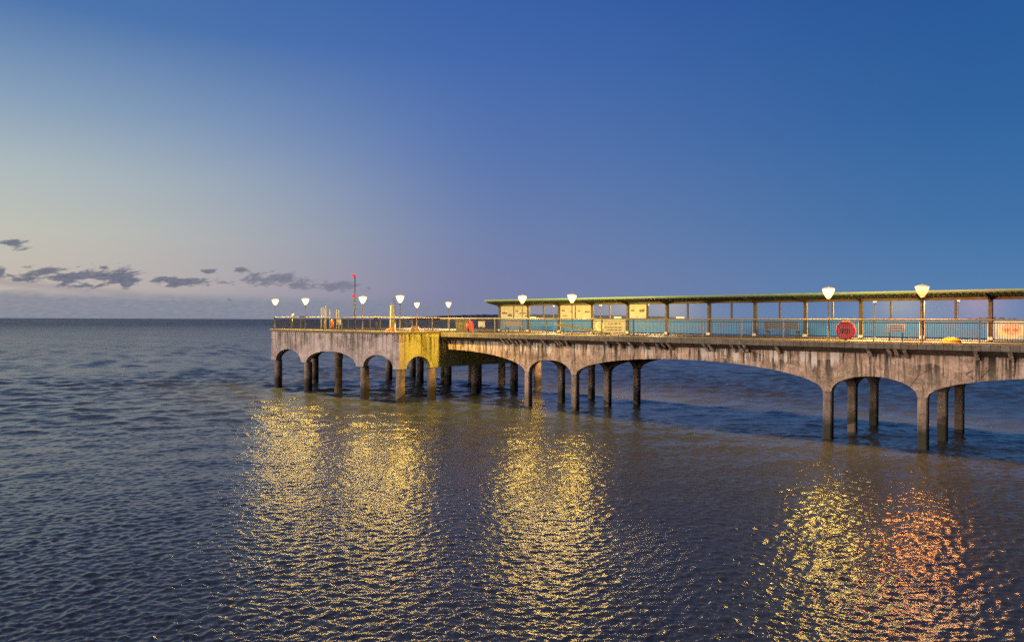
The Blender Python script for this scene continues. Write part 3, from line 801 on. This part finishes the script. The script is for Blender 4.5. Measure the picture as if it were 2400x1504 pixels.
# ------------------------------------------------------------------ things on the pier head
mx = X_at(831.5, 47)
t = empty('signal_mast', (mx,47,ZH), 'tall thin dark mast with two red lights on the pier head', 'mast')
mb = MB(); mb.lathe([(.16,0),(.16,.05),(.085,.08),(.08,2.6),(.065,2.7),(.055,5.72),(.03,5.76)], 12); mb.build('mast_pole', M['black'], t)
for z in (5.62, 3.45):
    lx, ly = -.11*RT.x*1.6, -.11*RT.y*1.6
    mb = MB(); mb.bar((0,0,z-.05),(lx,ly,z-.05),.05); arm = mb.build('light_bracket', M['black'], t)
    mb = MB(); mb.lathe([(.09,-.04),(.13,.02),(.14,.12),(.10,.21),(.02,.25)], 12, (lx,ly,z)); mb.build('red_light', M['lamp_red'], arm)
for i, (px, y, top, r, lab) in enumerate(((753.3,44.6,1.50,.06,'leftmost white bare pole of the group of four on the pier head'),(757.3,44.9,1.58,.05,'second white pole of the group of four'),
     (760.6,45.2,1.42,.045,'third and shortest white pole of the group of four'),(763.9,44.8,1.74,.065,'tallest and rightmost white pole of the group of four'),(773.6,45,1.30,.055,'single white pole above the orange ring lifebuoy'),
     (788.8,45,1.18,.055,'white pole behind the left side of the small notice on the pier head'),(794.5,45,1.10,.055,'white pole behind the right side of the small notice on the pier head'))):
    t = empty('white_pole', (X_at(px,y),y,ZH), lab, 'pole', 'white poles on the pier head')
    H = 1.3+top*.68
    mb = MB(); mb.lathe([(r*.8,0),(r*.8,H-.02),(r*.6,H)], 12); mb.build('shaft', M['pole_white'], t)
    mb = MB(); mb.lathe([(r*1.9,0),(r*1.9,.04),(r*1.1,.06)], 12); mb.build('base_plate', M['grey_metal'], t)
sign(X_at(794,40.6), 40.6, ZH, .62, .56, .82, 'small white notice on the pier head right of the orange ring lifebuoy', 'white notices behind the railing', (-.2,.2), 2)
# coin telescope
t = empty('telescope', (X_at(881.5,48),48,ZH), 'dark coin telescope tilted up on its pedestal on the pier head', 'telescope')
MB().lathe([(.2,0),(.2,.06),(.09,.1),(.07,1.02),(.1,1.05)],14).build('pedestal', M['black'], t)
mb = MB(); dv = Vector((.80,.45,.42)).normalized(); c = Vector((0,0,1.26)); mb.tube(c-dv*.26, c+dv*.30, .105, .085, 14); mb.tube(c+dv*.30, c+dv*.34, .11, .11, 14)
mb.build('tube', M['black'], t)
MB().box(-.11,.11,-.08,.08,1.03,1.22).build('yoke', M['black'], t)
# sculpture: tapered pale boards with a row of dark hooks up one edge
sx = X_at(921,46.5); t = empty('sculpture', (sx,46.5,ZH), 'tapering pale timber sculpture with dark hooks up its right edge on the pier head', 'sculpture')
e = RT
def P(u, z, off=0): return (e.x*u+D.x*off, e.y*u+D.y*off, z)
mb = MB()
for o0, o1, x0b, x1b, x0t, x1t, zt in ((0,.14,-.22,.26,-.16,.05,2.72),):
    vs = [P(x0b,0,o0),P(x1b,0,o0),P(x1t,zt*.9,o0),P(x0t,zt,o0),P(x0b,0,o1),P(x1b,0,o1),P(x1t,zt*.9,o1),P(x0t,zt,o1)]
    mb.add(vs,[(0,3,2,1),(4,5,6,7),(0,1,5,4),(1,2,6,5),(2,3,7,6),(3,0,4,7)])
mb.build('board', M['lattice'], t)
mb = MB(); mb.bar(P(-.25,0,.05),P(-.19,2.45,.05),.09,.14); mb.build('edge_post', M['white'], t)
for k in range(7):
    z = 1.45+k*.26; u = .30-k*.042; mb = MB(); pp = None
    for i in range(9):                              # S-shaped hook
        s = i/8; q = Vector(P(u-.13+.28*s+.03*math.sin(s*6.28), z+.20*s+.05*math.sin(s*6.28), -.03))
        if pp is not None: mb.tube(pp, q, .018+.022*math.sin(math.pi*(s-.06)), .018+.022*math.sin(math.pi*min(1,s+.02)), 6)
        pp = q
    mb.build('hook', M['black'], t)
# round table, red heap, A-frame, dark bag, cutting board, gull
t = empty('round_table', (X_at(926.5,42.4),42.4,ZH), 'small round dark table on a thin pale stem beside the corner lamp', 'table')
MB().lathe([(.30,.86),(.32,.88),(.32,.94),(.28,.97)],20).build('table_top', M['black'], t)
MB().lathe([(.16,0),(.16,.03),(.03,.05),(.025,.86)],12).build('stem', M['white'], t)
t = empty('net_heap', (X_at(915,41.2),41.2,ZH), 'low heap of red netting on the pier head deck left of the corner lamp', 'netting')
mb = MB(); rg = random.Random(4)
prof = []
n = 18; vs = []
for k,(rr,zz) in enumerate(((1,0),(.96,.09),(.7,.2),(.35,.27),(.05,.29))):
    for i in range(n):
        a_ = 2*math.pi*i/n; j = rg.uniform(.82,1.12); vs.append((.55*rr*j*math.cos(a_),.3*rr*j*math.sin(a_),zz*rg.uniform(.7,1.2)))
mb.add(vs,[(k*n+i,k*n+(i+1)%n,(k+1)*n+(i+1)%n,(k+1)*n+i) for k in range(4) for i in range(n)]+[tuple(range(4*n,5*n))])
tag(mb.build('heap', M['red'], t)); 
t = empty('folding_frame', (X_at(973,43.4),43.4,ZH), 'red brown trapezoid slatted frame with white edges near the corner lamp', 'frame', None, YAW)
mb = MB()
for i in range(9): u0 = -.30+.6*i/9; tt = .3*1; mb.prism([(u0*1.35,0.02),(u0*1.35+.075,0.02),(u0*.75+.045,.42),(u0*.75,.42)], 'y', -.02,.02)
mb.build('slats', M['brown'], t)
for s in (-1,1): mb = MB(); mb.bar((s*.52,0,0),(s*.27,0,.46),.06,.05); mb.build('edge_bar', M['white'], t)
MB().box(-.28,.28,-.03,.03,.43,.47).build('top_bar', M['brown'], t)
t = empty('hanging_bag', (X_at(682.3,HR+.12),HR+.16,ZH+.25), 'dark bag hanging inside the railing below the white gull', 'bag')
mb = MB(); mb.lathe([(.03,.92),(.05,.85),(.10,.7),(.12,.35),(.13,.12),(.09,.0)],10); mb.build('bag', M['black'], t)
MB().box(.06,.12,-.03,.03,.55,.80).build('pale_tag', M['white'], t)
t = empty('cutting_board', (X_at(710,HR),HR,ZH+1.28), 'flat dark board resting on the pier head handrail beside the second lamp', 'board')
MB().box(-.55,.5,-.2,.2,0,.05).build('board', M['black'], t); MB().box(-.5,.45,-.16,.16,.05,.075).build('pale_top', M['grey_metal'], t)
def gull(x, y, z):
    t = empty('gull', (x,y,z), 'white gull perched on the pier head handrail between the first two lamps', 'bird', None, R(20))
    me = bpy.data.meshes.new('body'); bm = bmesh.new()
    vsk = [((-.24,0,.13),.02),((-.12,0,.15),.06),((0,0,.17),.085),((.09,0,.20),.07),((.14,0,.27),.038),((.18,0,.31),.042),((.22,0,.305),.022)]
    vv = [bm.verts.new(p) for p,_ in vsk]
    for p, q in zip(vv, vv[1:]): bm.edges.new((p,q))
    bm.to_mesh(me); bm.free(); o = bpy.data.objects.new('body', me); C.objects.link(o); o.parent = t
    sk = o.modifiers.new('skin','SKIN')
    for i,(p,r) in enumerate(vsk): me.skin_vertices[0].data[i].radius = (r,r)
    me.skin_vertices[0].data[2].use_root = True
    o.modifiers.new('sub','SUBSURF').levels = 2; o.modifiers['sub'].render_levels = 2
    me.materials.append(M['white'])
    for s in (-1,1):
        mb = MB(); vs = [(.09,s*.075,.22),(.0,s*.092,.20),(-.14,s*.07,.165),(-.30,s*.02,.15),(-.14,s*.062,.20),(.0,s*.082,.245)]
        vs2 = [(x_,y_+s*.018,z_) for x_,y_,z_ in vs]; mb.add(vs+vs2, [(0,1,2,3,4,5),(6,7,8,9,10,11)]+[(i,(i+1)%6,6+(i+1)%6,6+i) for i in range(6)])
        mb.build('wing', M['grey_metal'], t)
        mb = MB(); mb.tube((.01,s*.03,.10),(.01,s*.03,.0),.008,.008,6); mb.box(0,.05,s*.03-.02,s*.03+.02,0,.006); mb.build('leg', M['yellow'], t)
    mb = MB(); mb.tube((.22,0,.302),(.285,0,.288),.013,.003,8); mb.build('beak', M['yellow'], t)
gull(X_at(685,HR), HR, ZH+1.279)

# ------------------------------------------------------------------ sky
w = bpy.data.worlds.new('World'); sc.world = w; w.use_nodes = True
nt = w.node_tree; nt.nodes.clear(); N = NT(nt)
out = N.n('ShaderNodeOutputWorld'); bg = N.n('ShaderNodeBackground'); nt.links.new(bg.outputs[0], out.inputs[0])
SUN_LEFT = R(62)                                     # afterglow bearing, left of the view
sun_v = (D*math.cos(SUN_LEFT) - RT*math.sin(SUN_LEFT))
g = N.n('ShaderNodeTexCoord').outputs['Generated']
X, Y, Z = N.sep(g)
hl = N.math('MAXIMUM', N.math('SQRT', N.math('ADD', N.math('MULTIPLY',X,X), N.math('MULTIPLY',Y,Y))), 1e-4)
cosA = N.math('DIVIDE', N.math('ADD', N.math('MULTIPLY',X,sun_v.x), N.math('MULTIPLY',Y,sun_v.y)), hl)
ele = N.math('DIVIDE', Z, hl)                        # tangent of elevation
def ramp(stops):
    r = N.n('ShaderNodeValToRGB'); N.set(r.inputs[0], N.rng(ele, -.02, 1.0))
    cr = r.color_ramp; cr.interpolation = 'EASE' if False else 'LINEAR'
    while len(cr.elements) < len(stops): cr.elements.new(.5)
    for e_, (p_, c_) in zip(cr.elements, stops): e_.position = (p_+.02)/1.02; e_.color = lin(*c_)
    return r.outputs[0]
left = ramp([(0,(158,158,166)),(.04,(199,188,175)),(.10,(197,197,182)),(.17,(178,190,190)),(.25,(138,163,186)),(.36,(78,119,172)),(.6,(44,90,155)),(1,(30,66,125))])
cent = ramp([(0,(122,128,160)),(.05,(124,128,166)),(.12,(113,129,172)),(.22,(92,119,176)),(.35,(70,106,174)),(.5,(50,92,164)),(1,(28,62,125))])
right = ramp([(0,(92,130,176)),(.05,(80,124,172)),(.12,(62,112,166)),(.25,(46,98,158)),(.42,(36,84,150)),(.7,(24,68,132)),(1,(20,54,110))])
f1 = N.rng(cosA, 1.0, .45, smooth=True); f2 = N.rng(cosA, .68, -.14, smooth=True)
col = N.mix(f1, left, cent); col = N.mix(f2, col, right)
back = ramp([(0,(52,66,100)),(.1,(40,58,98)),(.3,(26,48,92)),(.7,(22,48,100)),(1,(22,52,108))])
col = N.mix(N.rng(cosA, -.15, -.65, smooth=True), col, back)
# cloud bank and torn clouds low over the sea, on the afterglow side
az = N.math('ARCTAN2', N.math('ADD', N.math('MULTIPLY',X,RT.x), N.math('MULTIPLY',Y,RT.y)), N.math('ADD', N.math('MULTIPLY',X,D.x), N.math('MULTIPLY',Y,D.y)))
cv = N.n('ShaderNodeCombineXYZ'); N.set(cv.inputs[0], az); N.set(cv.inputs[1], N.math('MULTIPLY', N.math('SUBTRACT', ele, N.math('MULTIPLY', az, .16)), 2.8)); cv = cv.outputs[0]
nz = N.noise(cv, 34, 6, .62, .5); nz2 = N.noise(cv, 110, 5, .65)
edge = N.math('ADD', N.math('MULTIPLY', N.math('SUBTRACT', nz, .5), 1.7), N.math('MULTIPLY', N.math('SUBTRACT', nz2, .5), .9))
def A_(px): return math.atan((px-1200)/FPX)
def E_(px, y): return (745+.0042*px-y)/FPX/math.sqrt(1+((px-1200)/FPX)**2)
tot = None
for px, y, rx, ry in ((38,574,26,9),(-10,645,60,12),(180,648,115,17),(290,650,45,18),(200,670,45,5),(430,660,75,9),(490,636,18,5),(560,634,22,5),(530,664,30,10),(650,655,85,14),(700,668,60,9),(800,672,55,11),(300,664,26,8),(536,702,10,4),(60,655,40,7),(245,628,14,4)):
    da = N.math('DIVIDE', N.math('SUBTRACT', az, A_(px)), rx/FPX*.82*1.25)
    de = N.math('DIVIDE', N.math('SUBTRACT', ele, E_(px,y)), ry/FPX*.85*1.5)
    m_ = N.math('SUBTRACT', 1.0, N.math('SQRT', N.math('ADD', N.math('MULTIPLY',da,da), N.math('MULTIPLY',de,de))))
    tot = m_ if tot is None else N.math('MAXIMUM', tot, m_)
mask = N.rng(N.math('ADD', tot, N.math('MULTIPLY', edge, 2.3)), .12, .62)
mask = N.math('MULTIPLY', mask, N.rng(tot, -.6, .0))
fadeA = N.rng(az, A_(350), A_(900), .88, .5)
bank_top = N.math('ADD', .0205, N.math('ADD', N.math('MULTIPLY', az, -.012), N.math('MULTIPLY', N.math('SUBTRACT', nz, .5), .012)))
bank = N.math('MULTIPLY', N.rng(ele, N.math('ADD', bank_top, .006), N.math('SUBTRACT', bank_top, .004)), N.rng(az, A_(1500), A_(500), 0, .85))
band = N.math('MULTIPLY', N.rng(N.math('ABSOLUTE', N.math('SUBTRACT', ele, N.math('ADD', .0395, N.math('MULTIPLY', N.math('ADD', az, .6), -.075)))), .006, .001), N.rng(az, A_(520), A_(150), 0, .45))
col = N.mix(band, col, lin(140,134,146))
col = N.mix(bank, col, N.mix(N.rng(nz2,.35,.65), lin(120,130,150), lin(138,142,154)))
col = N.mix(N.math('MULTIPLY', mask, fadeA), col, N.mix(N.rng(nz2,.35,.68), lin(76,86,112), lin(112,118,138)))
sky = N.n('ShaderNodeTexSky', sky_type='NISHITA'); sky.sun_disc = False
sky.sun_elevation = R(1.5); sky.sun_rotation = math.atan2(sun_v.x, sun_v.y)
mixadd = N.mix(.003, col, sky.outputs[0], 'ADD')
nt.links.new(mixadd, bg.inputs[0]); bg.inputs[1].default_value = 1.0

# sun lamp added as broad warm fill on the pier front, off the afterglow bearing
sun = bpy.data.lights.new('Sun', 'SUN'); so = bpy.data.objects.new('Sun', sun); C.objects.link(so)
FILL_AZ = R(112)
sd = (D*math.cos(FILL_AZ) - RT*math.sin(FILL_AZ))*math.cos(R(9)) + Vector((0,0,math.sin(R(9))))
so.rotation_euler = (-sd).to_track_quat('-Z','Y').to_euler()
sun.energy = 4.6; sun.angle = R(60); sun.color = (1,.80,.63)

# ------------------------------------------------------------------ camera
cam = bpy.data.cameras.new('Camera'); co = bpy.data.objects.new('Camera', cam); C.objects.link(co)
cam.sensor_width = 36; cam.lens = FPX*36/2400; cam.clip_end = 100000; cam.clip_start = .1
pitch = -2.3/FPX; roll = .0040
fwd = (D + Vector((0,0,pitch))).normalized()
right_ = (RT + Vector((0,0,roll))); right_ = (right_ - fwd*right_.dot(fwd)).normalized(); up = right_.cross(fwd)
co.matrix_world = Matrix.Translation((0,0,CAMZ)) @ Matrix((right_, up, -fwd)).transposed().to_4x4()
sc.camera = co

# ------------------------------------------------------------------ render settings
sc.view_settings.view_transform = 'Standard'; sc.view_settings.look = 'None'
sc.view_settings.exposure = 0; sc.view_settings.gamma = 1
sc.cycles.use_denoising = False
sc.cycles.denoising_input_passes = 'RGB_ALBEDO_NORMAL'
sc.cycles.sample_clamp_indirect = 6; sc.cycles.sample_clamp_direct = 12
sc.cycles.max_bounces = 8; sc.cycles.transparent_max_bounces = 12
sc.cycles.caustics_reflective = False; sc.cycles.caustics_refractive = False
